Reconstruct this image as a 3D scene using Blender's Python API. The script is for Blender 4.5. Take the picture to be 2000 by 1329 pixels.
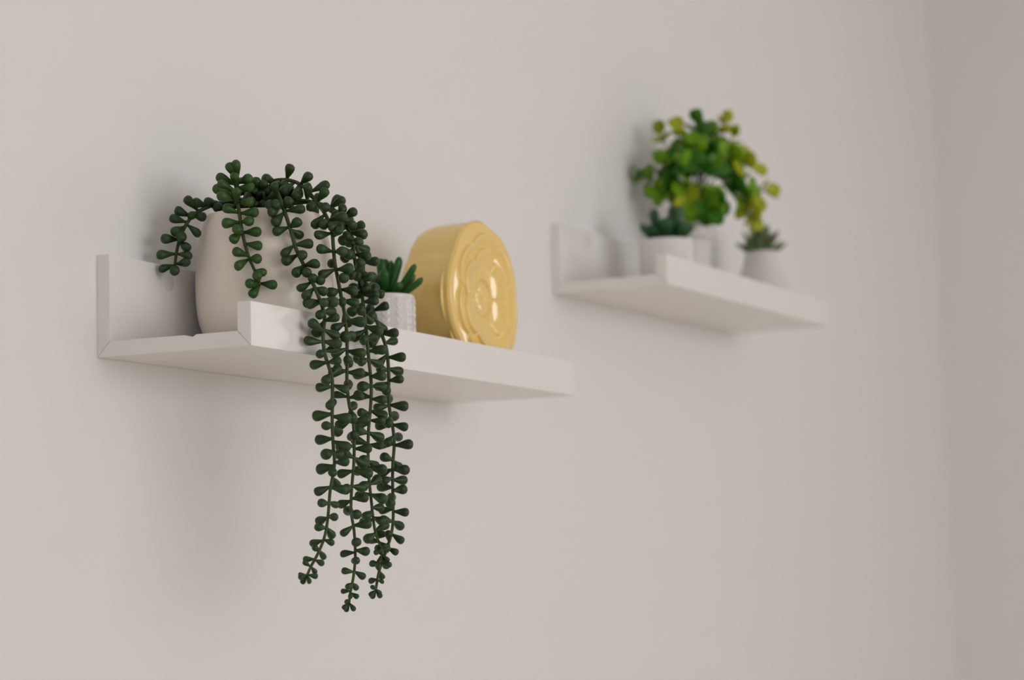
import bpy, bmesh, math, random
from mathutils import Vector, Matrix, Euler

scene = bpy.context.scene
for o in list(bpy.data.objects):
    bpy.data.objects.remove(o)
COL = scene.collection
random.seed(7)

# ------------------------------------------------------------------ camera
# world: wall in the plane y = 0, x runs along it, z is up; the near shelf's
# lower back left corner is the origin. Metres.
F_PX = 4250.14
PITCH, YAW, ROLL = 0.106904, -1.126162, 0.023749
CAM = Vector((-1.27023, -0.93422, -0.160643))
RW = (Matrix.Rotation(YAW, 3, 'Z') @ Matrix.Rotation(PITCH, 3, 'X') @ Matrix.Rotation(ROLL, 3, 'Y'))
RIGHT, FWD, UP = RW.col[0].copy(), RW.col[1].copy(), RW.col[2].copy()
cd = bpy.data.cameras.new('camera')
cam = bpy.data.objects.new('camera', cd)
COL.objects.link(cam)
m = Matrix((RIGHT, UP, -FWD)).transposed().to_4x4()
m.translation = CAM
cam.matrix_world = m
cd.sensor_width = 36.0
cd.sensor_fit = 'HORIZONTAL'
cd.lens = F_PX / 2000 * 36.0
cd.clip_start = 0.05
cd.dof.use_dof = True
cd.dof.focus_distance = 1.60
cd.dof.aperture_fstop = 5.4
scene.camera = cam

# ------------------------------------------------------------------ light
DAYLIGHT = 4.6
w = bpy.data.worlds.new('overcast_sky')
scene.world = w
w.use_nodes = True
w.node_tree.nodes['Background'].inputs[0].default_value = (1.0, 0.985, 0.975, 1)
w.node_tree.nodes['Background'].inputs[1].default_value = DAYLIGHT

vs = scene.view_settings
vs.view_transform = 'Standard'
vs.look = 'None'
vs.gamma = 1.0
vs.use_curve_mapping = False
vs.exposure = -0.3

XC = 2.408                     # the side wall
FLOOR, CEIL = -1.45, 1.15
YF, XL = -3.6, -2.3            # wall behind the camera, wall to its left
WIN1 = (-1.93, -1.44, 0.02, 0.66)    # y0, y1, z0, z1 in the side wall
WIN2 = (-1.60, 1.10, -0.50, 0.85)      # x0, x1, z0, z1 in the wall behind the camera


def portal(name, loc, rot, sx, sy):
    l = bpy.data.lights.new(name, 'AREA')
    l.shape = 'RECTANGLE'
    l.size, l.size_y = sx, sy
    l.cycles.is_portal = True
    o = bpy.data.objects.new(name, l)
    o.location = loc
    o.rotation_euler = rot
    COL.objects.link(o)


portal('window_right_offscreen', (XC + 0.14, (WIN1[0] + WIN1[1]) / 2, (WIN1[2] + WIN1[3]) / 2),
       (0, math.pi / 2, 0), WIN1[3] - WIN1[2], WIN1[1] - WIN1[0])
portal('window_front_offscreen', ((WIN2[0] + WIN2[1]) / 2, YF - 0.14, (WIN2[2] + WIN2[3]) / 2),
       (math.pi / 2, 0, 0), WIN2[1] - WIN2[0], WIN2[3] - WIN2[2])


# ------------------------------------------------------------------ helpers
def ray(u, v):
    return FWD + RIGHT * ((u - 1000) / F_PX) - UP * ((v - 664.5) / F_PX)


def at_y(u, v, y):
    d = ray(u, v)
    return CAM + d * ((y - CAM.y) / d.y)


def depth(p):
    return (Vector(p) - CAM).dot(FWD)


def at_d(u, v, dep):
    return CAM + ray(u, v) * dep


def new_obj(name, mesh, mat=None, parent=None):
    o = bpy.data.objects.new(name, mesh)
    COL.objects.link(o)
    if mat is not None and mesh is not None and not mesh.materials:
        mesh.materials.append(mat)
    if parent is not None:
        o.parent = parent
    return o


def empty(name, label, cat, loc=(0, 0, 0), rot=(0, 0, 0), group=None):
    o = bpy.data.objects.new(name, None)
    COL.objects.link(o)
    o.location = loc
    o.rotation_euler = rot
    o.empty_display_size = 0.02
    o['label'] = label
    o['category'] = cat
    if group:
        o['group'] = group
    return o


def mesh_from(name, verts, faces, smooth=True):
    me = bpy.data.meshes.new(name)
    me.from_pydata([tuple(v) for v in verts], [], faces)
    bm = bmesh.new()
    bm.from_mesh(me)
    bmesh.ops.recalc_face_normals(bm, faces=bm.faces)
    bm.to_mesh(me)
    bm.free()
    if smooth:
        me.polygons.foreach_set('use_smooth', [True] * len(me.polygons))
    return me


def box_vf(x0, x1, y0, y1, z0, z1, off=0):
    v = [(x, y, z) for x in (x0, x1) for y in (y0, y1) for z in (z0, z1)]
    f = [(0, 1, 3, 2), (4, 6, 7, 5), (0, 4, 5, 1), (2, 3, 7, 6), (0, 2, 6, 4), (1, 5, 7, 3)]
    return v, [tuple(i + off for i in q) for q in f]


def boxes(name, lst):
    V, Fc = [], []
    for b in lst:
        v, f = box_vf(*b, off=len(V))
        V += v
        Fc += f
    return mesh_from(name, V, Fc, smooth=False)


def bevelled(me, width, seg=2):
    bm = bmesh.new()
    bm.from_mesh(me)
    bmesh.ops.remove_doubles(bm, verts=bm.verts, dist=1e-6)
    ed = [e for e in bm.edges if len(e.link_faces) == 2 and e.calc_face_angle() > 0.3]
    bmesh.ops.bevel(bm, geom=ed, offset=width, segments=seg, affect='EDGES', profile=0.6)
    bm.to_mesh(me)
    bm.free()
    return me


def lathe(name, prof, seg=64, disp=None):
    """prof: (r, z) from bottom centre outwards and up; disp(theta, k) -> added radius."""
    V, Fc = [], []
    rings = []
    for k, (r, z) in enumerate(prof):
        if r <= 1e-6:
            rings.append([len(V)])
            V.append((0, 0, z))
        else:
            ring = []
            for i in range(seg):
                a = 2 * math.pi * i / seg
                rr = r + (disp(a, z) if disp else 0)
                ring.append(len(V))
                V.append((rr * math.cos(a), rr * math.sin(a), z))
            rings.append(ring)
    for A, B in zip(rings, rings[1:]):
        if len(A) == 1 and len(B) == 1:
            continue
        for i in range(seg):
            j = (i + 1) % seg
            if len(A) == 1:
                Fc.append((A[0], B[j], B[i]))
            elif len(B) == 1:
                Fc.append((A[i], A[j], B[0]))
            else:
                Fc.append((A[i], A[j], B[j], B[i]))
    return mesh_from(name, V, Fc)


def smooth_path(pts, n):
    """Catmull-Rom through pts, n steps for each span."""
    P = [Vector(p) for p in pts]
    P = [P[0] * 2 - P[1]] + P + [P[-1] * 2 - P[-2]]
    out = []
    for i in range(1, len(P) - 2):
        a, b, c, d = P[i - 1], P[i], P[i + 1], P[i + 2]
        for k in range(n):
            t = k / n
            out.append(0.5 * ((2 * b) + (c - a) * t + (2 * a - 5 * b + 4 * c - d) * t * t
                              + (3 * b - a - 3 * c + d) * t ** 3))
    out.append(P[-2].copy())
    return out


def tube(name, path, radii, seg=8):
    V, Fc = [], []
    n = len(path)
    ref = Vector((0.31, 0.52, 0.79)).normalized()
    prev = None
    for k, p in enumerate(path):
        t = (path[min(k + 1, n - 1)] - path[max(k - 1, 0)]).normalized()
        a = prev if prev is not None else ref
        a = (a - t * a.dot(t))
        if a.length < 1e-4:
            a = t.orthogonal()
        a.normalize()
        prev = a
        b = t.cross(a)
        r = radii[k] if isinstance(radii, (list, tuple)) else radii
        for i in range(seg):
            q = 2 * math.pi * i / seg
            V.append(p + a * (r * math.cos(q)) + b * (r * math.sin(q)))
    for k in range(n - 1):
        for i in range(seg):
            j = (i + 1) % seg
            Fc.append((k * seg + i, k * seg + j, (k + 1) * seg + j, (k + 1) * seg + i))
    Fc.append(tuple(range(seg - 1, -1, -1)))
    Fc.append(tuple(range((n - 1) * seg, n * seg)))
    return mesh_from(name, V, Fc)


# ------------------------------------------------------------------ materials
def material(name, col, rough=0.5, spec=0.5, var=None, scale=30.0, bump=0.0, bscale=200.0,
             coat=0.0, coat_rough=0.05, sss=0.0, perobj=0.0, sheen=0.0):
    mt = bpy.data.materials.new(name)
    mt.use_nodes = True
    nt = mt.node_tree
    b = nt.nodes['Principled BSDF']
    b.inputs['Base Color'].default_value = (*col, 1)
    b.inputs['Roughness'].default_value = rough
    b.inputs['Specular IOR Level'].default_value = spec
    b.inputs['Coat Weight'].default_value = coat
    b.inputs['Coat Roughness'].default_value = coat_rough
    if sss:
        b.inputs['Subsurface Weight'].default_value = sss
        b.inputs['Subsurface Radius'].default_value = (0.004, 0.003, 0.002)
        b.inputs['Subsurface Scale'].default_value = 0.5
    tc = nt.nodes.new('ShaderNodeTexCoord')
    if var is not None:
        nz = nt.nodes.new('ShaderNodeTexNoise')
        nz.inputs['Scale'].default_value = scale
        nz.inputs['Detail'].default_value = 4
        nt.links.new(tc.outputs['Object'], nz.inputs['Vector'])
        mx = nt.nodes.new('ShaderNodeMix')
        mx.data_type = 'RGBA'
        mx.inputs['A'].default_value = (*col, 1)
        mx.inputs['B'].default_value = (*var, 1)
        if perobj:
            oi = nt.nodes.new('ShaderNodeObjectInfo')
            md = nt.nodes.new('ShaderNodeMath')
            md.operation = 'MULTIPLY_ADD'
            md.inputs[1].default_value = perobj
            nt.links.new(oi.outputs['Random'], md.inputs[0])
            sb = nt.nodes.new('ShaderNodeMath')
            sb.operation = 'MULTIPLY'
            sb.inputs[1].default_value = 1 - perobj
            nt.links.new(nz.outputs['Fac'], sb.inputs[0])
            nt.links.new(sb.outputs[0], md.inputs[2])
            nt.links.new(md.outputs[0], mx.inputs['Factor'])
        else:
            nt.links.new(nz.outputs['Fac'], mx.inputs['Factor'])
        nt.links.new(mx.outputs['Result'], b.inputs['Base Color'])
    if bump:
        n2 = nt.nodes.new('ShaderNodeTexNoise')
        n2.inputs['Scale'].default_value = bscale
        n2.inputs['Detail'].default_value = 5
        nt.links.new(tc.outputs['Object'], n2.inputs['Vector'])
        bp = nt.nodes.new('ShaderNodeBump')
        bp.inputs['Strength'].default_value = bump
        bp.inputs['Distance'].default_value = 0.001
        nt.links.new(n2.outputs['Fac'], bp.inputs['Height'])
        nt.links.new(bp.outputs['Normal'], b.inputs['Normal'])
    return mt


M_wall = material('wall_paint', (0.895, 0.880, 0.876), 0.75, 0.25, (0.905, 0.890, 0.886), 2.5, 0.06, 350)
M_ceil = material('ceiling_paint', (0.91, 0.90, 0.89), 0.9, 0.2, (0.90, 0.89, 0.88), 3)
M_floor = material('floor_wood', (0.80, 0.69, 0.57), 0.45, 0.4, (0.74, 0.63, 0.51), 5)
M_frame = material('window_frame_paint', (0.82, 0.82, 0.81), 0.4, 0.5, (0.8, 0.8, 0.79), 10)
M_shelf = material('white_lacquer', (0.90, 0.88, 0.855), 0.22, 0.18, (0.91, 0.89, 0.865), 6, 0.02, 120)
M_cap = material('screw_cover_plastic', (0.80, 0.79, 0.76), 0.45, 0.5, (0.82, 0.8, 0.77), 80)
M_potA = material('cream_ceramic', (0.93, 0.85, 0.765), 0.33, 0.5, (0.91, 0.83, 0.745), 40, 0.05, 90)
M_white = material('white_glazed_ceramic', (0.84, 0.81, 0.79), 0.05, 0.55, (0.82, 0.79, 0.77), 60)
M_white2 = material('white_matt_ceramic', (0.83, 0.80, 0.78), 0.32, 0.5, (0.81, 0.78, 0.76), 60)
M_yellow = material('pale_yellow_glaze', (1.0, 0.71, 0.24), 0.05, 0.6, (0.98, 0.69, 0.22), 22, 0.0, 60,
                    coat=0.15, coat_rough=0.03)
M_soil = material('dark_soil', (0.02, 0.018, 0.013), 0.95, 0.2, (0.05, 0.04, 0.03), 120, 0.8, 150)
M_bead = material('dark_green_leaf', (0.017, 0.044, 0.014), 0.38, 0.35, (0.036, 0.078, 0.022), 45, 0.05, 300, perobj=0.45)
M_beadL = material('mid_green_leaf', (0.026, 0.072, 0.013), 0.38, 0.35, (0.046, 0.108, 0.020), 45, 0.05, 300, perobj=0.45)
M_stem = material('green_stem', (0.042, 0.078, 0.022), 0.5, 0.3, (0.065, 0.08, 0.03), 60)
M_succ = material('deep_green_succulent', (0.010, 0.085, 0.016), 0.35, 0.35, (0.030, 0.125, 0.020), 60, perobj=0.4)
M_succB = material('blue_green_succulent', (0.012, 0.066, 0.022), 0.4, 0.35, (0.035, 0.115, 0.035), 60, perobj=0.4)
M_haw = material('olive_green_succulent', (0.10, 0.15, 0.065), 0.5, 0.4, (0.16, 0.20, 0.10), 70, perobj=0.5)
M_leafD = material('bright_green_leaf', (0.028, 0.150, 0.012), 0.42, 0.35, (0.075, 0.240, 0.014), 30, perobj=0.6)
M_leafM = material('fresh_green_leaf', (0.15, 0.34, 0.012), 0.42, 0.35, (0.25, 0.45, 0.016), 30, perobj=0.6)
M_leafY = material('yellow_green_leaf', (0.33, 0.42, 0.012), 0.42, 0.35, (0.52, 0.54, 0.03), 30, perobj=0.6)


# ------------------------------------------------------------------ room
def struct(name, me, mat):
    o = new_obj(name, me, mat)
    o['kind'] = 'structure'
    return o


TH = 0.15
o = struct('wall_back', boxes('wall_back', [(XL - TH, XC + TH, 0, TH, FLOOR, CEIL)]), M_wall)
y0, y1, z0, z1 = WIN1
o = struct('wall_right', boxes('wall_right', [
    (XC, XC + TH, y1, 0, FLOOR, CEIL), (XC, XC + TH, YF, y0, FLOOR, CEIL),
    (XC, XC + TH, y0, y1, FLOOR, z0), (XC, XC + TH, y0, y1, z1, CEIL)]), M_wall)
x0, x1, za, zb = WIN2
o = struct('wall_front', boxes('wall_front', [
    (XL - TH, x0, YF - TH, YF, FLOOR, CEIL), (x1, XC + TH, YF - TH, YF, FLOOR, CEIL),
    (x0, x1, YF - TH, YF, FLOOR, za), (x0, x1, YF - TH, YF, zb, CEIL)]), M_wall)
o = struct('wall_left', boxes('wall_left', [(XL - TH, XL, YF, 0, FLOOR, CEIL)]), M_wall)
o = struct('floor', boxes('floor', [(XL - TH, XC + TH, YF - TH, TH, FLOOR - 0.1, FLOOR)]), M_floor)
o = struct('ceiling', boxes('ceiling', [(XL - TH, XC + TH, YF - TH, TH, CEIL, CEIL + 0.1)]), M_ceil)


def window(name, along, a0, a1, z0, z1, c, t=0.05, bar=True):
    """A window frame, with or without an upright bar, set in the depth of the wall at c."""
    def bx(p0, p1, q0, q1, h=0.03):
        if along == 'y':
            return (c - h, c + h, p0, p1, q0, q1)
        return (p0, p1, c - h, c + h, q0, q1)
    fr = boxes(name, [bx(a0, a0 + t, z0, z1), bx(a1 - t, a1, z0, z1),
                      bx(a0 + t, a1 - t, z0, z0 + t), bx(a0 + t, a1 - t, z1 - t, z1)])
    w_ = struct(name, fr, M_frame)
    mid = (a0 + a1) / 2
    if bar:
        new_obj('mullion', boxes('mullion', [bx(mid - 0.03, mid + 0.03, z0 + t, z1 - t, 0.025)]), M_frame, w_)
    return w_


window('window_1', 'y', WIN1[0], WIN1[1], WIN1[2], WIN1[3], XC + 0.08, 0.03, False)
window('window_2', 'x', WIN2[0], WIN2[1], WIN2[2], WIN2[3], YF - 0.08)

# ------------------------------------------------------------------ shelves
L, D, H, LIP, T = 0.55, 0.12956, 0.07397, 0.0314, 0.01105


def prism_x(name, poly, x0, x1, bev=0.0006):
    n = len(poly)
    V = [(x0, y, z) for y, z in poly] + [(x1, y, z) for y, z in poly]
    Fc = [tuple(range(n)), tuple(range(2 * n - 1, n - 1, -1))]
    for i in range(n):
        j = (i + 1) % n
        Fc.append((i, j, n + j, n + i))
    me = mesh_from(name, V, Fc, smooth=False)
    return bevelled(me, bev, 2) if bev else me


g = 0.00022   # half the open width of a mitre joint
back_me = prism_x('back_plate', [(0, 0.0), (0, H), (-T, H), (-T, T + g)], 0, L, 0.0005)
base_me = prism_x('base_board', [(-g, 0), (-T - g, T), (-0.0745, T), (-0.0815, T - 0.0019), (-0.0845, T),
                                 (-D + T + g, T), (-D + g, 0)], 0, L, 0.00035)
lip_me = prism_x('front_lip', [(-D, 0), (-D + T, T + g), (-D + T, LIP), (-D, LIP)], 0, L, 0.0005)
cap_me = lathe('screw_cover', [(0, 0), (0.0062, 0), (0.0063, 0.00012), (0.0061, 0.00028), (0, 0.0003)], 32)


def shelf(label, loc, rot, capx):
    s = empty('wall_shelf', label, 'shelf', loc, rot, 'white wall ledges')
    new_obj('back_plate', back_me, M_shelf, s)
    new_obj('base_board', base_me, M_shelf, s)
    new_obj('front_lip', lip_me, M_shelf, s)
    for x in (capx, L - capx):
        c = new_obj('screw_cover', cap_me, M_cap, s)
        c.location = (x, -T, 0.0615)
        c.rotation_euler = (math.pi / 2, 0, 0)
    return s


shelf('white ledge shelf holding the trailing plant and the yellow flower vase', (0, 0, 0), (0, 0, 0), 0.074)
BX, BZ, BT = 0.7903, 0.1300, 0.01198
shelf('white ledge shelf holding the bushy yellow-green plant between two small pots',
      (BX, 0, BZ), (0, -BT, 0), 0.074)


def on_b(x, y, z=T):
    """A point on the farther shelf, which hangs a touch out of level."""
    return Vector((BX + x * math.cos(BT) - z * math.sin(BT), y, BZ + x * math.sin(BT) + z * math.cos(BT)))


# ------------------------------------------------------------------ trailing plant
PX, PY = 0.121, -0.0655
POT = [(0, T), (0.026, T), (0.035, T + 0.0015), (0.0415, T + 0.006), (0.0462, T + 0.012), (0.0492, T + 0.020),
       (0.0510, T + 0.030), (0.0518, T + 0.042), (0.0518, T + 0.054), (0.0512, T + 0.066), (0.0498, T + 0.078),
       (0.0478, T + 0.089), (0.0455, T + 0.097), (0.0440, T + 0.1005)]
RIMZ = T + 0.1005


def pot_r(z):
    if z > RIMZ + 0.0005:
        return 0.0
    for (r0, q0), (r1, q1) in zip(POT[1:], POT[2:]):
        if q0 <= z <= q1:
            return r0 + (r1 - r0) * (z - q0) / (q1 - q0)
    return 0.044 if z > T else 0.0


def spline_profile(prof, n=4):
    p = smooth_path([(r, 0, z) for r, z in prof], n)
    return [(max(q.x, 0), q.z) for q in p]


plant = empty('potted_trailing_succulent',
              'trailing dark green beaded succulent in a rounded cream pot, strands hanging over the shelf',
              'potted plant', (PX, PY, T))
outer = [(0, 0)] + spline_profile([(r, z - T) for r, z in POT[1:]], 3)
outer += [(0.0436, RIMZ - T + 0.0008), (0.0428, RIMZ - T + 0.0009), (0.0420, RIMZ - T + 0.0004),
          (0.0415, RIMZ - T - 0.002), (0.0425, RIMZ - T - 0.015), (0, RIMZ - T - 0.016)]
new_obj('pot', lathe('pot', outer, 96), M_potA, plant)['label'] = 'smooth cream ceramic pot'
sv = [(0, -0.003)]
so = new_obj('soil', lathe('soil', [(0, -0.006), (0.0418, -0.006), (0.0418, -0.001), (0.03, 0.0015), (0, 0.003)], 40),
             M_soil, plant)
so.location = (0, 0, RIMZ - T - 0.006)
plant_inv = Matrix.Translation(-Vector((PX, PY, T)))

# one bead-shaped leaf of unit length along +z
bead_prof = [(0.0, 0.0), (0.080, 0.02), (0.098, 0.14), (0.142, 0.28), (0.205, 0.45), (0.262, 0.62), (0.282, 0.76),
             (0.256, 0.88), (0.170, 0.965), (0.07, 0.995), (0, 1.0)]


def bead_mesh(name, flat, bend, mat):
    me = lathe(name, bead_prof, 12)
    for v in me.vertices:
        v.co.y = v.co.y * flat + bend * v.co.z * v.co.z
    me.materials.append(mat)
    return me


BEADS = [bead_mesh('leaf', f, b, M_bead) for f, b in ((0.95, 0.0), (0.85, 0.07), (1.02, -0.05))]
BEADSL = [bead_mesh('leaf', f, b, M_beadL) for f, b in ((0.9, 0.0), (0.98, 0.06), (0.85, -0.05))]
LEAF = 0.0138
leaf_records = []      # (depth, visible rank, matrix, mesh list, strand object)


def leaf_matrix(base, direc, length, wid=1.0):
    z = direc.normalized()
    x = z.orthogonal().normalized()
    x = Matrix.Rotation(random.uniform(0, 6.28), 3, z) @ x
    y = z.cross(x)
    R3 = Matrix((x, y, z)).transposed()
    S = Matrix.Diagonal((length * wid, length * wid, length))
    mm = (R3 @ S).to_4x4()
    mm.translation = base
    return mm


def clear(p, u, v, dep, margin=0.003):
    """Bring a strand point nearer along its ray until it is outside pot and shelf."""
    for _ in range(200):
        q = p
        rr = math.hypot(q.x - PX, q.y - PY)
        hit = rr < pot_r(q.z) + margin
        if q.z < LIP + margin and q.z > -margin and q.y > -D - margin and q.x > -0.005:
            hit = True
        if q.z <= 0 and q.y > -D - margin and q.x > -0.005 and q.z > -0.01:
            hit = True
        if not hit:
            break
        dep -= 0.001
        p = at_d(u, v, dep)
    return p


DP = depth((PX, PY, 0.11))


def strand(pts, r0=0.0015, r1=0.0010, margin=0.003):
    """pts: (u, v, mode, value): mode 'd' = offset from the pot centre's depth, 'y' = distance from the wall."""
    P = []
    for (u, v, md, val) in pts:
        dep = DP + val if md == 'd' else depth(at_y(u, v, val))
        P.append(clear(at_d(u, v, dep), u, v, dep, margin))
    path = smooth_path(P, 5)
    n = len(path)
    rad = [r0 + (r1 - r0) * (k / (n - 1)) ** 2 for k in range(n)]
    o = new_obj('stem', tube('stem', [p - plant.location for p in path], rad, 7), M_stem, plant)
    return o, path


def proj(p):
    d = p - CAM
    z = d.dot(FWD)
    return 1000 + F_PX * d.dot(RIGHT) / z, 664.5 - F_PX * d.dot(UP) / z


def nearest(path, u, v):
    best = None
    for p in path:
        a, b = proj(p)
        q = (a - u) ** 2 + (b - v) ** 2
        if best is None or q < best[0]:
            best = (q, p)
    return best[1]


def explicit(st, scale, ox, oy, lst, meshes=BEADS, toward=1.0, length=LEAF):
    o, path = st
    for row in lst:
        bu, bv, tu, tv = row[0] / scale + ox, row[1] / scale + oy, row[2] / scale + ox, row[3] / scale + oy
        sgn = row[4] if len(row) > 4 else toward
        pn = nearest(path, bu, bv)
        dep = depth(pn)
        b = at_d(bu, bv, dep)
        # leaves grow out of the stem
        t = at_d(tu, tv, dep)
        vv = t - b
        ln = length * random.uniform(0.94, 1.06)
        if vv.length < ln:
            vv = vv - FWD * (sgn * math.sqrt(ln * ln - vv.length_squared) * 0.85)
        b = pn + (b - pn).normalized() * min(0.001, (b - pn).length)
        vv = t - b + (vv - (t - at_d(bu, bv, dep)))
        b, vv = keep_out(b, vv)
        leaf_records.append((depth(b + vv), leaf_matrix(b, vv, max(vv.length, ln * 0.9), ln / max(vv.length, ln * 0.9)), meshes, o))


def keep_out(b, vv):
    """Swing a leaf away from the pot wall or the shelf front."""
    for _ in range(12):
        t = b + vv * 0.9
        rr = math.hypot(t.x - PX, t.y - PY)
        if rr < pot_r(t.z) + 0.003:
            n_ = Vector((t.x - PX, t.y - PY, 0)).normalized()
            vv = (vv + n_ * 0.004).normalized() * vv.length
            continue
        if -0.004 < t.z < LIP + 0.004 and t.y > -D - 0.0035 and t.x > -0.01:
            vv = (vv + Vector((0, -0.004, 0))).normalized() * vv.length
            continue
        break
    return b, vv


def procedural(st, v0, v1, step=0.0088, meshes=BEADS, length=LEAF, taper_from=None, phase=0.0, skip=0.0, droop=0.12):
    """Opposite pairs, each pair turned a quarter from the last, between picture heights v0 and v1."""
    o, path = st
    acc = 0.0
    k = 0
    n = len(path)
    total = sum((path[i + 1] - path[i]).length for i in range(n - 1))
    run = 0.0
    for i in range(n - 1):
        seg = path[i + 1] - path[i]
        sl = seg.length
        run += sl
        acc += sl
        left = total - run
        sc = 1.0
        if taper_from is not None and left < taper_from:
            sc = 0.52 + 0.48 * left / taper_from
        if acc < step * (0.45 + 0.55 * sc):
            continue
        acc = 0.0
        u, v = proj(path[i])
        if not (v0 <= v <= v1):
            continue
        k += 1
        t = seg.normalized()
        side = (RIGHT - t * RIGHT.dot(t)).normalized()
        front = t.cross(side).normalized()
        a0 = phase + (0.25 if k % 2 else math.pi / 2 + 0.35) + random.uniform(-0.45, 0.45)
        for h in (0, 1):
            if random.random() < skip:
                continue
            a = a0 + h * math.pi + random.uniform(-0.25, 0.25)
            d = side * math.cos(a) + front * math.sin(a)
            tilt = random.gauss(droop, 0.17)
            d = (d + t * tilt).normalized()
            ln = length * sc * random.uniform(0.86, 1.08)
            b, vv = keep_out(path[i] + seg * random.random(), d * ln)
            leaf_records.append((depth(b + vv), leaf_matrix(b, vv, ln), meshes, o))
    # the growing tip
    if v1 > 5000:
        t = (path[-1] - path[-3]).normalized()
        for a in (0.3, 2.4, 4.2):
            side = (RIGHT - t * RIGHT.dot(t)).normalized()
            front = t.cross(side)
            d = (t * 0.9 + side * math.cos(a) * 0.8 + front * math.sin(a) * 0.8)
            leaf_records.append((depth(path[-1]), leaf_matrix(path[-1], d, length * (0.55 if taper_from else 0.9)), meshes, o))


YH = -0.1415
S1 = strand([(470, 388, 'd', 0.0), (432, 396, 'd', -0.005), (398, 408, 'd', -0.018), (374, 424, 'd', -0.026),
             (357, 452, 'd', -0.032), (347, 482, 'd', -0.035), (342, 515, 'd', -0.036), (343, 527, 'd', -0.036)])
S2 = strand([(500, 385, 'd', -0.005), (485, 356, 'd', -0.018), (466, 352, 'd', -0.035), (463, 380, 'd', -0.045),
             (466, 405, 'd', -0.05), (471, 440, 'd', -0.053), (478, 475, 'd', -0.056), (487, 505, 'd', -0.058),
             (498, 530, 'd', -0.058), (507, 553, 'd', -0.058)])
S3 = strand([(530, 388, 'd', -0.005), (538, 372, 'd', -0.025), (547, 388, 'd', -0.042), (556, 413, 'd', -0.048),
             (568, 450, 'd', -0.052), (578, 485, 'd', -0.055), (592, 515, 'd', -0.058), (607, 545, 'd', -0.06),
             (620, 574, 'y', YH), (630, 601, 'y', YH), (634, 623, 'y', YH - .001), (631, 656, 'y', YH - .002),
             (634, 690, 'y', YH - .002), (643, 719, 'y', YH - .003), (649, 743, 'y', YH - .003), (649, 789, 'y', YH - .003),
             (649, 832, 'y', YH - .003), (651, 873, 'y', YH - .003), (653, 910, 'y', YH - .003), (645, 958, 'y', YH - .003),
             (641, 1005, 'y', YH - .003), (635, 1045, 'y', YH - .002), (622, 1080, 'y', YH), (608, 1106, 'y', YH + .002),
             (600, 1124, 'y', YH + .003)])
S4 = strand([(520, 392, 'd', 0.0), (530, 358, 'd', -0.005), (552, 351, 'd', -0.012), (580, 357, 'd', -0.02),
             (600, 372, 'd', -0.028), (618, 395, 'd', -0.034), (636, 420, 'd', -0.04), (648, 450, 'd', -0.045),
             (651, 480, 'd', -0.05), (654, 514, 'd', -0.055), (661, 550, 'y', YH + .004), (668, 588, 'y', YH),
             (675, 625, 'y', YH - .005), (678, 668, 'y', YH - .006), (678, 716, 'y', YH - .006), (678, 750, 'y', YH - .006),
             (682, 790, 'y', YH - .005), (690, 825, 'y', YH - .005), (692, 870, 'y', YH - .005), (691, 910, 'y', YH - .005),
             (687, 955, 'y', YH - .004), (686, 1000, 'y', YH - .004), (692, 1040, 'y', YH - .003), (694, 1090, 'y', YH - .003),
             (690, 1130, 'y', YH - .002), (684, 1160, 'y', YH), (682, 1178, 'y', YH)])
S5 = strand([(560, 395, 'd', 0.0), (590, 392, 'd', -0.004), (625, 398, 'd', -0.008), (655, 412, 'd', -0.012),
             (676, 437, 'd', -0.018), (687, 470, 'd', -0.024), (694, 515, 'd', -0.032), (704, 560, 'y', YH + .012),
             (711, 608, 'y', YH), (716, 656, 'y', YH - .001), (721, 709, 'y', YH - .002), (725, 753, 'y', YH - .002),
             (724, 791, 'y', YH - .002), (720, 837, 'y', YH - .002), (719, 873, 'y', YH - .002), (720, 925, 'y', YH - .002),
             (726, 988, 'y', YH - .001), (732, 1035, 'y', YH), (742, 1066, 'y', YH), (746, 1084, 'y', YH)])
S6 = strand([(570, 398, 'd', 0.006), (610, 396, 'd', 0.006), (650, 415, 'd', 0.006), (682, 452, 'd', 0.004),
             (702, 500, 'd', 0.0), (716, 555, 'd', -0.008), (727, 600, 'y', YH + .010), (737, 630, 'y', YH),
             (746, 655, 'y', YH), (755, 683, 'y', YH), (759, 725, 'y', YH - .001), (759, 765, 'y', YH - .001),
             (761, 801, 'y', YH - .001), (767, 835, 'y', YH - .001), (770, 868, 'y', YH - .001), (767, 911, 'y', YH - .001),
             (767, 962, 'y', YH - .001), (768, 1010, 'y', YH), (764, 1045, 'y', YH), (752, 1083, 'y', YH),
             (740, 1118, 'y', YH), (735, 1146, 'y', YH), (734, 1153, 'y', YH)])

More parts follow.
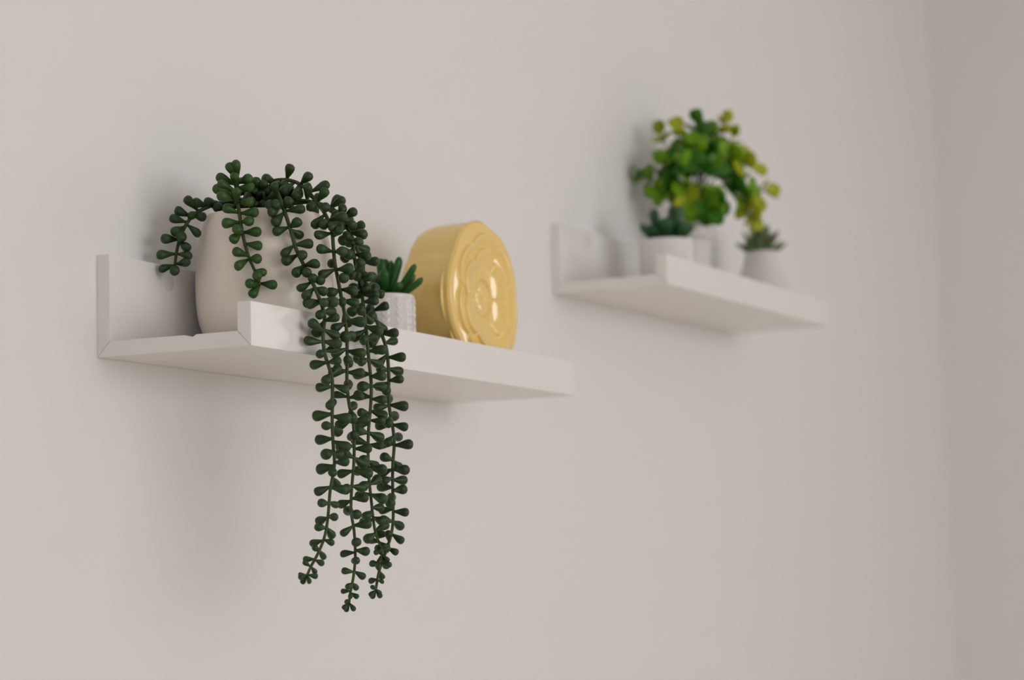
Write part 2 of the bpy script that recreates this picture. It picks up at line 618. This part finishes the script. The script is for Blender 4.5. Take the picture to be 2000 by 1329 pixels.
explicit(S1, 3.02, 160, 280, [
    (680, 385, 615, 320), (735, 372, 664, 345), (795, 350, 745, 352), (640, 430, 550, 395), (605, 465, 525, 440),
    (650, 425, 735, 440), (625, 480, 705, 540), (690, 410, 650, 440), (600, 490, 545, 535), (550, 560, 480, 565),
    (580, 590, 605, 540), (575, 580, 635, 630), (535, 655, 447, 657), (565, 655, 655, 660), (550, 720, 458, 742),
    (565, 715, 640, 708), (555, 735, 560, 755)])
explicit(S2, 3.02, 160, 280, [
    (885, 205, 866, 120), (905, 195, 918, 104), (905, 265, 908, 178), (885, 250, 792, 190), (925, 235, 1005, 208),
    (920, 262, 1020, 262), (880, 282, 805, 238), (865, 320, 775, 262), (870, 330, 812, 318), (915, 355, 915, 268),
    (930, 350, 1015, 350), (925, 412, 836, 380), (940, 412, 1045, 408), (935, 468, 830, 475), (950, 465, 1012, 462),
    (945, 520, 885, 585), (955, 525, 915, 508), (965, 525, 1058, 525), (970, 595, 1068, 608), (985, 665, 897, 635),
    (980, 690, 910, 735), (990, 680, 1058, 685), (1030, 745, 1083, 765), (1055, 828, 1150, 838), (1050, 830, 1000, 908),
    (1045, 830, 983, 832), (1045, 820, 1035, 770)], meshes=BEADSL)
explicit(S3, 4.43, 440, 300, [
    (455, 385, 415, 258), (480, 450, 370, 445), (440, 470, 385, 530), (490, 475, 445, 430), (540, 490, 695, 478),
    (505, 515, 420, 622), (520, 480, 560, 400), (545, 640, 420, 690), (560, 640, 650, 592), (590, 660, 610, 708, -1),
    (600, 790, 762, 775), (590, 800, 498, 880), (620, 880, 505, 955), (630, 850, 685, 890), (680, 970, 820, 945),
    (680, 970, 605, 1055), (700, 1000, 712, 1045), (720, 1060, 775, 1090), (750, 1080, 862, 1110), (740, 1115, 640, 1190),
    (760, 1170, 690, 1248), (780, 1165, 880, 1205), (830, 1290, 715, 1310), (830, 1270, 875, 1300)])
explicit(S4, 4.43, 440, 300, [
    (530, 225, 580, 98), (650, 268, 745, 175), (430, 240, 338, 212), (700, 410, 700, 275), (650, 290, 640, 390),
    (760, 325, 900, 252), (800, 415, 885, 318), (735, 450, 745, 480), (830, 490, 890, 470), (850, 530, 768, 645),
    (870, 570, 855, 640), (895, 690, 780, 722), (930, 560, 1055, 545), (905, 640, 945, 640), (925, 845, 803, 825),
    (950, 850, 1045, 850), (945, 1000, 810, 1065), (975, 1000, 1112, 1000), (985, 1060, 1045, 1090), (985, 1190, 905, 1218),
    (1010, 1180, 1145, 1190), (945, 720, 1000, 650), (960, 930, 900, 960, -1), (470, 240, 450, 290), (500, 235, 540, 290),
    (560, 330, 500, 350), (590, 360, 620, 400)])
explicit(S5, 4.43, 440, 300, [
    (920, 440, 1035, 402), (1040, 540, 1138, 498), (1060, 590, 1115, 640), (1090, 690, 1226, 700), (1100, 780, 1185, 755),
    (1130, 880, 1262, 890), (1140, 930, 1200, 945), (1150, 1070, 1285, 1078), (1190, 1215, 1335, 1222), (1060, 640, 985, 640),
    (1085, 720, 1000, 770), (1090, 740, 1040, 715), (1120, 900, 1060, 890), (1130, 960, 1190, 1000), (1140, 1020, 1080, 1060),
    (1150, 1100, 1220, 1040), (1160, 1150, 1100, 1170), (1180, 1160, 1240, 1170), (1010, 560, 960, 520), (990, 520, 1040, 470),
    (1110, 820, 1010, 930), (1120, 850, 990, 850)])
S7 = strand([(512, 398, 'd', 0.0), (508, 388, 'd', -0.006), (505, 378, 'd', -0.010), (508, 370, 'd', -0.012)])
explicit(S7, 1, 0, 0, [
    (506, 374, 501, 352), (508, 374, 519, 358), (510, 380, 530, 372), (505, 382, 482, 368), (506, 390, 484, 394),
    (508, 392, 504, 402), (510, 390, 526, 398), (504, 384, 478, 382), (508, 384, 498, 370), (511, 388, 518, 376)])
S8 = strand([(545, 400, 'd', 0.0), (548, 390, 'd', -0.004), (556, 382, 'd', -0.006), (568, 382, 'd', -0.010)])
explicit(S8, 1, 0, 0, [
    (550, 388, 538, 396), (556, 384, 548, 366), (560, 383, 572, 368), (566, 382, 588, 378), (562, 384, 572, 398),
    (555, 386, 560, 402), (548, 392, 530, 388)])
procedural(S6, 380, 640, 0.0095, skip=0.1)
procedural(S3, 585, 9000, 0.0074, taper_from=0.06, phase=0.1)
procedural(S4, 575, 9000, 0.0074, taper_from=0.06, phase=-0.2)
procedural(S5, 580, 9000, 0.0074, phase=0.3, taper_from=0.02)
procedural(S6, 640, 9000, 0.0074, taper_from=0.06, phase=0.0)

# short upright shoots filling the top of the pot
for k in range(14):
    a = k * 2.4 + 0.4
    r = 0.008 + 0.024 * ((k * 0.618) % 1)
    b = Vector((PX + r * math.cos(a), PY + r * math.sin(a), RIMZ - 0.006))
    tip = b + Vector((math.cos(a) * 0.006, math.sin(a) * 0.006, 0.017 + 0.004 * (k % 3))) - FWD * 0.004
    path = smooth_path([b, (b + tip) / 2 + Vector((0.002, 0, 0)), tip], 4)
    so = new_obj('stem', tube('stem', [p - plant.location for p in path], 0.0011, 6), M_stem, plant)
    for j in range(5):
        q = a + j * 2.4
        base = path[min(len(path) - 1, 2 + j + j // 2)]
        d = Vector((math.cos(q), math.sin(q), random.uniform(-0.1, 0.5)))
        leaf_records.append((depth(base) + 0.05, leaf_matrix(base, d, LEAF * random.uniform(0.8, 1.0)), BEADS, so))

leaf_records.sort(key=lambda r: r[0])
rest = []
for k, (dep, mat4, meshes, st) in enumerate(leaf_records):
    if k < 300:
        lf = new_obj('leaf', random.choice(meshes), None, st)
        lf.matrix_parent_inverse = Matrix()
        lf.matrix_local = plant_inv @ mat4
    else:
        rest.append((mat4, meshes[0]))
if rest:
    V, Fc = [], []
    for mat4, me in rest:
        off = len(V)
        mm = plant_inv @ mat4
        V += [mm @ v.co for v in me.vertices]
        Fc += [tuple(i + off for i in p.vertices) for p in me.polygons]
    lo = new_obj('leaves', mesh_from('leaves', V, Fc), M_bead, plant)
    lo['kind'] = 'stuff'
print('LEAVES', len(leaf_records))


# ------------------------------------------------------------------ fleshy leaves for the small plants
def finger_mesh(name, w, th, tipw, seg=10, rings=9, keel=0.0, point=False):
    """A fleshy leaf of unit length along +z, broad in x, belly towards -y."""
    V, Fc = [], []
    for k in range(rings + 1):
        t = 1 - (1 - k / rings) ** 1.9
        if point:
            wd = w * (0.75 + 0.9 * t - 0.2 * t * t) * (1 - t ** 2.2) ** 0.8 if t < 1 else 0
        else:
            wd = w * (0.62 + (tipw - 0.62) * t) * math.sqrt(max(0.0, 1 - max(0.0, (t - 0.82) / 0.18) ** 2))
        d = th * (wd / w)
        for i in range(seg):
            a = 2 * math.pi * i / seg
            y = d * math.sin(a)
            if y > 0:
                y *= 0.45
            V.append((wd * math.cos(a), y + keel * t * t, t))
    for k in range(rings):
        for i in range(seg):
            j = (i + 1) % seg
            Fc.append((k * seg + i, k * seg + j, (k + 1) * seg + j, (k + 1) * seg + i))
    Fc.append(tuple(range(seg - 1, -1, -1)))
    me = mesh_from(name, V, Fc)
    bm = bmesh.new()
    bm.from_mesh(me)
    bmesh.ops.remove_doubles(bm, verts=bm.verts, dist=1e-5)
    bm.to_mesh(me)
    bm.free()
    return me


def aim(base, vec, outward):
    """Matrix for a leaf: z along vec, its belly (-y) turned to the outward side."""
    z = vec.normalized()
    y = -(outward - z * outward.dot(z))
    if y.length < 1e-4:
        y = z.orthogonal()
    y.normalize()
    x = y.cross(z)
    mm = (Matrix((x, y, z)).transposed() @ Matrix.Diagonal((vec.length,) * 3)).to_4x4()
    mm.translation = base
    return mm


# ------------------------------------------------------------------ small white pot on the near shelf
SPX, SPY = 0.2985, -0.0735
SH = 0.0590
sp = empty('potted_succulent', 'small white glazed pot with embossed braid columns holding a finger-leaved green succulent',
           'potted plant', (SPX, SPY, T))


def braid(a, z):
    n = 12
    c = (a * n / (2 * math.pi)) % 1.0 - 0.5
    if abs(c) > 0.30 or z < 0.005 or z > SH - 0.004:
        return 0.0
    ph = ((z - abs(c) * 0.012) / 0.0062) % 1.0
    e = max(0.0, 1 - (abs(c) / 0.30) ** 4)
    return 0.0008 * e * max(0.0, math.sin(math.pi * ph)) ** 0.8


pr = [(0, 0), (0.0197, 0), (0.0217, 0.0008), (0.0224, 0.0025)]
pr += [(0.0226, 0.003 + (SH - 0.0045) * k / 60) for k in range(61)]
pr += [(0.0225, SH - 0.0006), (0.0221, SH), (0.0214, SH), (0.0209, SH - 0.0006), (0.0206, SH - 0.008), (0, SH - 0.0085)]
po = new_obj('pot', lathe('pot', pr, 216, braid), M_white, sp)
po.rotation_euler = (0, 0, 0.15)
so = new_obj('soil', lathe('soil', [(0, -0.004), (0.0205, -0.004), (0.0205, 0), (0.012, 0.001), (0, 0.0015)], 32), M_soil, sp)
so.location = (0, 0, SH - 0.005)
FING = finger_mesh('leaf', 0.125, 0.10, 0.95, keel=0.06)
FING.materials.append(M_succ)
base0 = Vector((SPX, SPY, T + SH - 0.004))
dS = depth(base0)
# (tip in the picture, how far it leans towards the viewer)
for (bu, bv, tu, tv, near) in [(742, 582, 741, 505, 0.002), (750, 582, 784, 503, 0.004), (757, 582, 815, 519, 0.004),
                               (765, 583, 828, 547, 0.006), (752, 584, 784, 556, 0.014), (747, 584, 749, 528, 0.010),
                               (750, 580, 768, 510, -0.008), (755, 580, 814, 540, -0.006), (738, 582, 722, 548, 0.0),
                               (738, 583, 700, 545, 0.004), (740, 580, 732, 540, -0.010), (742, 584, 722, 556, 0.013),
                               (745, 580, 752, 508, -0.014), (736, 582, 694, 560, -0.006)]:
    b = base0 + (at_d(bu, bv, dS) - at_d(750, 582, dS)) * 0.6
    t = at_d(tu, tv, dS - near)
    vec = t - b
    lf = new_obj('leaf', FING, None, sp)
    lf.matrix_parent_inverse = Matrix()
    out = Vector((vec.x, vec.y, 0)) + Vector((0, 0, -0.02)) - FWD * 0.004
    S = 0.032 / vec.length if vec.length < 0.032 else 1.0
    mm = aim(b - Vector((SPX, SPY, T)), vec, out)
    k = 0.038 / vec.length
    lf.matrix_local = mm @ Matrix.Diagonal((k, k, 1, 1))

# ------------------------------------------------------------------ yellow flower vase
VX, VZ0, VY0, VY1 = 0.4045, T, -0.1135, -0.062
VR = 0.0655
vase = empty('flower_vase', 'glossy pale yellow ceramic vase shaped like a flower head with embossed petals',
             'vase', (VX, VY0, VZ0))


def lobes(a, n, ph, depth_, sharp=0.55):
    return 1 - depth_ + depth_ * abs(math.cos(n * (a - ph) / 2)) ** sharp


def outline(a):
    """Outer radius of the flower, a from +x towards +z; flat where it stands."""
    r = VR * 1.035 * lobes(a, 5, math.radians(112), 0.05, 0.8)
    return r


VC = 0.0655    # height of the flower's middle above the shelf


def sst(e0, e1, x):
    t = min(1.0, max(0.0, (x - e0) / (e1 - e0)))
    return t * t * (3 - 2 * t)


def relief(r, a, ro):
    """Height of the embossing, towards the viewer."""
    h = 0.0
    r1 = 0.0565 * lobes(a, 7, math.radians(95), 0.13, 0.6)
    r2 = 0.0435 * lobes(a, 6, math.radians(92), 0.20, 0.55)
    # outer petals roll back at their rims
    h += 0.0030 * sst(ro + 0.0003, ro - 0.0022, r) - 0.0006 * sst(0.050, ro - 0.004, r)
    h += 0.0030 * sst(r1 + 0.0005, r1 - 0.0012, r) - 0.0019 * sst(r1 - 0.0015, r1 - 0.012, r)
    h += 0.0031 * sst(r2 + 0.0005, r2 - 0.0012, r) - 0.0020 * sst(r2 - 0.0015, r2 - 0.016, r)
    # creases between the inner petals
    cr = abs(math.cos(6 * (a - math.radians(92)) / 2))
    if 0.016 < r < r2:
        h -= 0.0014 * math.exp(-(cr / 0.13) ** 2) * sst(0.016, 0.022, r)
    cr1 = abs(math.cos(7 * (a - math.radians(95)) / 2))
    if r2 < r < r1:
        h -= 0.0012 * math.exp(-(cr1 / 0.12) ** 2)
    # heart of the flower: ring of beads around a dished middle with small seeds
    h -= 0.0016 * sst(0.0175, 0.0145, r)
    h -= 2.1 * max(0.0, 0.0525 ** 2 - r * r)      # the whole face is dished
    n = 18
    c = ((a * n / (2 * math.pi)) % 1 - 0.5) * 2 * math.pi / n * 0.0162
    q = math.hypot(c, r - 0.0162)
    if q < 0.0021:
        h += 0.0015 * math.sqrt(1 - (q / 0.0021) ** 2)
    if r < 0.011:
        h += 0.0013 * max(0.0, math.cos(r / 0.011 * math.pi / 2)) * (0.6 + 0.4 * math.cos(4 * a) * math.sin(r * 900))
    return h


NA, NR = 300, 140
V, Fc = [], []


def fpoint(r, a, y):
    x = r * math.cos(a)
    z = VC + r * math.sin(a)
    if z < 0.0:
        z = 0.0
    return (x, y, z)


# face
for k in range(1, NR + 1):
    for i in range(NA):
        a = 2 * math.pi * i / NA
        ro = outline(a)
        r = ro * (k / NR) ** 0.92
        V.append(fpoint(r, a, -relief(r, a, ro) + 0.0040))
c0 = len(V)
V.append((0, -relief(0.0, 0.0, VR) + 0.0040, VC))
for i in range(NA):
    j = (i + 1) % NA
    Fc.append((c0, i, j))
for k in range(NR - 1):
    for i in range(NA):
        j = (i + 1) % NA
        Fc.append((k * NA + i, (k + 1) * NA + i, (k + 1) * NA + j, k * NA + j))
face = mesh_from('flower_face', V, Fc)
new_obj('flower_face', face, M_yellow, vase)
# body: from the back of the petals to the rounded back
V, Fc = [], []
DV = VY1 - VY0
prof = [(1.0, 0.0040), (1.0, 0.0052), (0.998, 0.0062), (0.994, 0.0085), (0.992, 0.012), (0.990, 0.020), (0.986, 0.030),
        (0.978, 0.038), (0.964, 0.044), (0.94, 0.0485), (0.89, DV), (0.5, DV), (0.0001, DV)]
for s, y in prof:
    for i in range(NA):
        a = 2 * math.pi * i / NA
        ro = outline(a)
        blend = min(1.0, max(0.0, (y - 0.004) / 0.012))
        rr = (ro * (1 - blend) + (VR * 1.035 * lobes(a, 5, math.radians(112), 0.045, 0.9)) * blend) * s
        V.append(fpoint(rr, a, y))
for k in range(len(prof) - 1):
    for i in range(NA):
        j = (i + 1) % NA
        Fc.append((k * NA + i, k * NA + j, (k + 1) * NA + j, (k + 1) * NA + i))
new_obj('body', mesh_from('body', V, Fc), M_yellow, vase)
# two outer petals lapping the rim from behind


def petal(a0, a1, rmax, y):
    V, Fc = [], []
    na, nr = 40, 8
    for side in (0, 1):
        for k in range(nr + 1):
            for i in range(na + 1):
                t = i / na
                a = math.radians(a0 + (a1 - a0) * t)
                env = (math.sin(math.pi * t)) ** 0.45
                ro = 0.052 + (rmax - 0.052) * env
                r = 0.050 + (ro - 0.050) * k / nr
                roll = 0.0016 * (k / nr) ** 3
                x, yy, z = fpoint(r, a, y + roll + (0.0028 * (1 - 0.5 * k / nr) if side else 0))
                V.append((x, yy, z))
    m_ = (nr + 1) * (na + 1)
    for side in (0, 1):
        for k in range(nr):
            for i in range(na):
                q = side * m_ + k * (na + 1) + i
                Fc.append((q, q + 1, q + na + 2, q + na + 1))
    edge = [i for i in range(na + 1)] + [k * (na + 1) + na for k in range(1, nr + 1)] + \
           [nr * (na + 1) + i for i in range(na - 1, -1, -1)] + [k * (na + 1) for k in range(nr - 1, 0, -1)]
    for p_, q_ in zip(edge, edge[1:] + edge[:1]):
        Fc.append((p_, q_, q_ + m_, p_ + m_))
    return mesh_from('petal', V, Fc)


for a0, a1, rm, y in ((150, 217, 0.0700, 0.0070), (-42, 26, 0.0690, 0.0060), (196, 248, 0.0680, 0.0052)):
    new_obj('petal', petal(a0, a1, rm, y), M_yellow, vase)

# ------------------------------------------------------------------ farther shelf: white pot with pointed succulent
B1 = on_b(0.1300, -0.0800)
R1, H1 = 0.0300, 0.0530
ROTB = (0, -BT, 0)
b1 = empty('potted_succulent', 'plain white cylinder pot with a dark green succulent, beside the bushy yellow-green plant',
           'potted plant', B1, ROTB)
pr = [(0, 0), (R1 - 0.003, 0), (R1 - 0.0008, 0.0008), (R1, 0.003), (R1, H1 - 0.0012), (R1 - 0.0004, H1 - 0.0003),
      (R1 - 0.001, H1), (R1 - 0.0022, H1), (R1 - 0.0028, H1 - 0.001), (R1 - 0.003, H1 - 0.010), (0, H1 - 0.0105)]
new_obj('pot', lathe('pot', pr, 72), M_white, b1)
so = new_obj('soil', lathe('soil', [(0, -0.005), (R1 - 0.0031, -0.005), (R1 - 0.0031, 0), (0, 0.001)], 32), M_soil, b1)
so.location = (0, 0, H1 - 0.004)
PT = finger_mesh('leaf', 0.24, 0.13, 0.95, keel=0.10, point=False)
PT.materials.append(M_succB)
base = B1 + Vector((0, 0, H1 - 0.004))
dB = depth(base)
for (bu, tu, tv, near) in [(1294, 1270, 410, 0.004), (1302, 1317, 403, -0.008), (1310, 1334, 404, 0.004), (1288, 1247, 443, 0.0),
                           (1290, 1262, 446, 0.018), (1316, 1345, 438, 0.016), (1320, 1358, 444, 0.0), (1302, 1300, 430, 0.020),
                           (1296, 1290, 432, -0.018), (1312, 1335, 436, -0.018)]:
    b = base + RIGHT * ((bu - 1304) * dB / F_PX * 0.7)
    t = at_d(tu, tv, dB - near)
    vec = t - b
    lf = new_obj('leaf', PT, None, b1)
    mm = aim(b, vec, Vector((vec.x, vec.y, -0.015)))
    k = 0.040 / vec.length
    lf.matrix_local = (Matrix.Translation(B1) @ Euler(ROTB).to_matrix().to_4x4()).inverted() @ mm @ Matrix.Diagonal((k, k, 1, 1))

# ------------------------------------------------------------------ farther shelf: bushy plant
B2 = on_b(0.2750, -0.0520)
b2 = empty('potted_bush_plant', 'bushy plant with round green and yellow-green leaves in a white pot', 'potted plant', B2, ROTB)
H2 = 0.1000
pr = [(0, 0), (0.0175, 0), (0.0185, 0.0008), (0.0192, 0.003), (0.0245, H2 - 0.033), (0.0252, H2 - 0.0275), (0.0285, H2 - 0.0265),
      (0.0292, H2 - 0.025), (0.0298, H2 - 0.002), (0.0292, H2 - 0.0003), (0.0282, H2), (0.0268, H2), (0.0262, H2 - 0.001),
      (0.0255, H2 - 0.012), (0, H2 - 0.0125)]
new_obj('pot', lathe('pot', pr, 72), M_white2, b2)
so = new_obj('soil', lathe('soil', [(0, -0.005), (0.0254, -0.005), (0.0254, 0), (0, 0.001)], 32), M_soil, b2)
so.location = (0, 0, H2 - 0.006)
b2w = Matrix.Translation(B2) @ Euler(ROTB).to_matrix().to_4x4()
b2i = b2w.inverted()


def round_leaf(name, mat):
    """A cupped round leaf of unit length along +z on a short stalk."""
    V, Fc = [], []
    na, nr = 18, 4
    for side in (0, 1):
        for k in range(nr + 1):
            for i in range(na):
                a = 2 * math.pi * i / na
                r = 0.44 * k / nr
                x = r * math.cos(a) * 0.95
                z = 0.56 + r * math.sin(a) * (1.0 if math.sin(a) > 0 else 1.12)
                y = 0.55 * r * r - 0.10 * math.exp(-(x / 0.06) ** 2) * 0.25 + (0.035 if side else 0)
                V.append((x, y, z))
    m_ = (nr + 1) * na
    for side in (0, 1):
        for k in range(nr):
            for i in range(na):
                j = (i + 1) % na
                o_ = side * m_
                Fc.append((o_ + k * na + i, o_ + k * na + j, o_ + (k + 1) * na + j, o_ + (k + 1) * na + i))
    for i in range(na):
        j = (i + 1) % na
        Fc.append((nr * na + i, nr * na + j, m_ + nr * na + j, m_ + nr * na + i))
    n0 = len(V)
    for z in (0.0, 0.2):
        for i in range(5):
            a = 2 * math.pi * i / 5
            V.append((0.035 * math.cos(a), 0.02 + 0.035 * math.sin(a), z))
    for i in range(5):
        j = (i + 1) % 5
        Fc.append((n0 + i, n0 + j, n0 + 5 + j, n0 + 5 + i))
    me = mesh_from(name, V, Fc)
    bm = bmesh.new()
    bm.from_mesh(me)
    bmesh.ops.remove_doubles(bm, verts=bm.verts, dist=1e-5)
    bmesh.ops.recalc_face_normals(bm, faces=bm.faces)
    bm.to_mesh(me)
    bm.free()
    me.materials.append(mat)
    return me


RL = {'d': round_leaf('leaf', M_leafD), 'm': round_leaf('leaf', M_leafM), 'y': round_leaf('leaf', M_leafY)}
dB2 = depth(B2)
root = B2 + Vector((0, 0, H2 - 0.008))
rng = random.Random(21)


def twig(pts, near0, near1, cols, size=0.022, nodes=5, start=0.30, lag=1.0):
    P = [root + RIGHT * rng.uniform(-0.008, 0.008)]
    n = len(pts)
    for k, (u, v) in enumerate(pts):
        nr_ = near0 + (near1 - near0) * (k + 1) / n
        P.append(at_d(u, v, dB2 - nr_))
    path = smooth_path(P, 6)
    for q in path:
        if q.y > -0.012:
            q.y = -0.012
    st = new_obj('stem', tube('stem', [b2i @ p for p in path], [0.0013 - 0.0006 * k / len(path) for k in range(len(path))], 6),
                 M_stem if cols[0] == 'd' else M_leafM, b2)
    N = len(path)
    for k in range(nodes):
        f = start + (1 - start) * k / max(1, nodes - 1)
        i = min(N - 2, int(f * (N - 1)))
        t = (path[i + 1] - path[i]).normalized()
        s = t.orthogonal().normalized()
        s = Matrix.Rotation(k * 1.57 + rng.uniform(-0.5, 0.5), 3, t) @ s
        col = cols[min(len(cols) - 1, int(k / nodes * len(cols)))]
        sz = size * 1.15 * (1.0 - 0.22 * max(0, f - 0.55) / 0.45) * rng.uniform(0.85, 1.12)
        dirs = [s, -s]
        if k == nodes - 1:
            dirs = [s * 0.5 + t * 0.9, -s * 0.5 + t * 0.9]
        for d in dirs:
            d = (d + t * 0.45).normalized()
            vec = d * sz
            b = path[i]
            if (b + vec).y > -0.004:
                vec.y = -0.004 - b.y
            lf = new_obj('leaf', RL[col], None, st)
            lf.matrix_parent_inverse = Matrix()
            rad = (b - root - Vector((0, 0, 0.03))).normalized()
            lf.matrix_local = b2i @ aim(b, vec, -(t * 0.35 + rad + Vector((0, 0, 0.25)) - FWD * 0.35))


twig([(1330, 362), (1285, 352), (1228, 346)], 0.0, 0.0, 'mmmd', 0.021, 7, 0.30)
twig([(1340, 340), (1308, 300), (1288, 258)], -0.005, 0.0, 'dmmyy', 0.022, 6, 0.30)
twig([(1350, 320), (1338, 285), (1323, 254)], 0.01, 0.015, 'dmmyy', 0.020, 6, 0.30)
twig([(1362, 330), (1366, 285), (1360, 236)], 0.0, 0.0, 'dddd', 0.023, 7, 0.30)
twig([(1370, 330), (1398, 278), (1420, 234)], -0.01, -0.015, 'dmyy', 0.019, 7, 0.35)
twig([(1385, 335), (1418, 300), (1432, 262)], -0.01, -0.02, 'dmyy', 0.017, 5, 0.40)
twig([(1390, 330), (1428, 312), (1470, 330)], 0.005, 0.01, 'dmmyyy', 0.023, 7, 0.30)
twig([(1395, 350), (1440, 358), (1502, 376)], -0.005, -0.01, 'ddmyy', 0.020, 7, 0.35)
twig([(1410, 362), (1452, 385), (1468, 428)], 0.01, 0.015, 'ddmyyy', 0.024, 8, 0.40)
twig([(1360, 370), (1368, 385), (1376, 412)], 0.020, 0.04, 'mmd', 0.025, 5, 0.45)
twig([(1345, 362), (1340, 375), (1347, 402)], 0.020, 0.04, 'mym', 0.025, 5, 0.45)
twig([(1360, 340), (1350, 325), (1340, 316)], 0.025, 0.05, 'ddm', 0.022, 4, 0.50)
twig([(1375, 340), (1385, 330), (1394, 322)], 0.020, 0.04, 'ddm', 0.021, 4, 0.50)
twig([(1335, 365), (1310, 372), (1284, 376)], 0.015, 0.025, 'dmm', 0.022, 5, 0.45)
twig([(1345, 340), (1322, 322), (1298, 312)], 0.010, 0.020, 'ddm', 0.022, 6, 0.35)
twig([(1358, 300), (1374, 270), (1384, 258)], -0.015, -0.02, 'ddm', 0.021, 5, 0.40)
twig([(1372, 388), (1384, 400), (1392, 418)], 0.025, 0.045, 'dmd', 0.024, 4, 0.50)
twig([(1372, 330), (1360, 300), (1352, 284)], 0.015, 0.025, 'dmm', 0.022, 6, 0.35)

# ------------------------------------------------------------------ farther shelf: flared pot with spiky succulent
B3 = on_b(0.4760, -0.0700)
b3 = empty('potted_succulent', 'small white pot flaring to a wide foot with a spiky olive green succulent', 'potted plant', B3, ROTB)
H3 = 0.0800
pr = [(0, 0), (0.0345, 0), (0.0358, 0.0008), (0.0362, 0.003), (0.0362, 0.015), (0.0352, 0.030), (0.0325, 0.041), (0.0275, 0.054),
      (0.0225, 0.066), (0.0207, H3 - 0.002), (0.0203, H3 - 0.0004), (0.0196, H3), (0.0184, H3), (0.0179, H3 - 0.001),
      (0.0178, H3 - 0.010), (0, H3 - 0.0105)]
new_obj('pot', lathe('pot', pr, 72), M_white2, b3)
so = new_obj('soil', lathe('soil', [(0, -0.005), (0.0177, -0.005), (0.0177, 0), (0, 0.001)], 32), M_soil, b3)
so.location = (0, 0, H3 - 0.004)
SPK = finger_mesh('leaf', 0.21, 0.12, 1.0, keel=-0.08, point=True)
SPK.materials.append(M_haw)
b3w = Matrix.Translation(B3) @ Euler(ROTB).to_matrix().to_4x4()
for k in range(24):
    ring = 0 if k < 11 else (1 if k < 19 else 2)
    n = (11, 8, 5)[ring]
    a = 2 * math.pi * (k / n) + ring * 0.5
    lean = (0.85, 0.50, 0.18)[ring] + random.uniform(-0.12, 0.12)
    ln = (0.026, 0.030, 0.036)[ring] * random.uniform(0.9, 1.1)
    out = Vector((math.cos(a), math.sin(a), 0))
    vec = (out * math.sin(lean) + Vector((0, 0, math.cos(lean)))) * ln
    b = Vector((0, 0, H3 - 0.003 + 0.002 * ring)) + out * (0.010, 0.006, 0.003)[ring]
    lf = new_obj('leaf', SPK, None, b3)
    lf.matrix_local = aim(b, vec, out + Vector((0, 0, -0.3)))
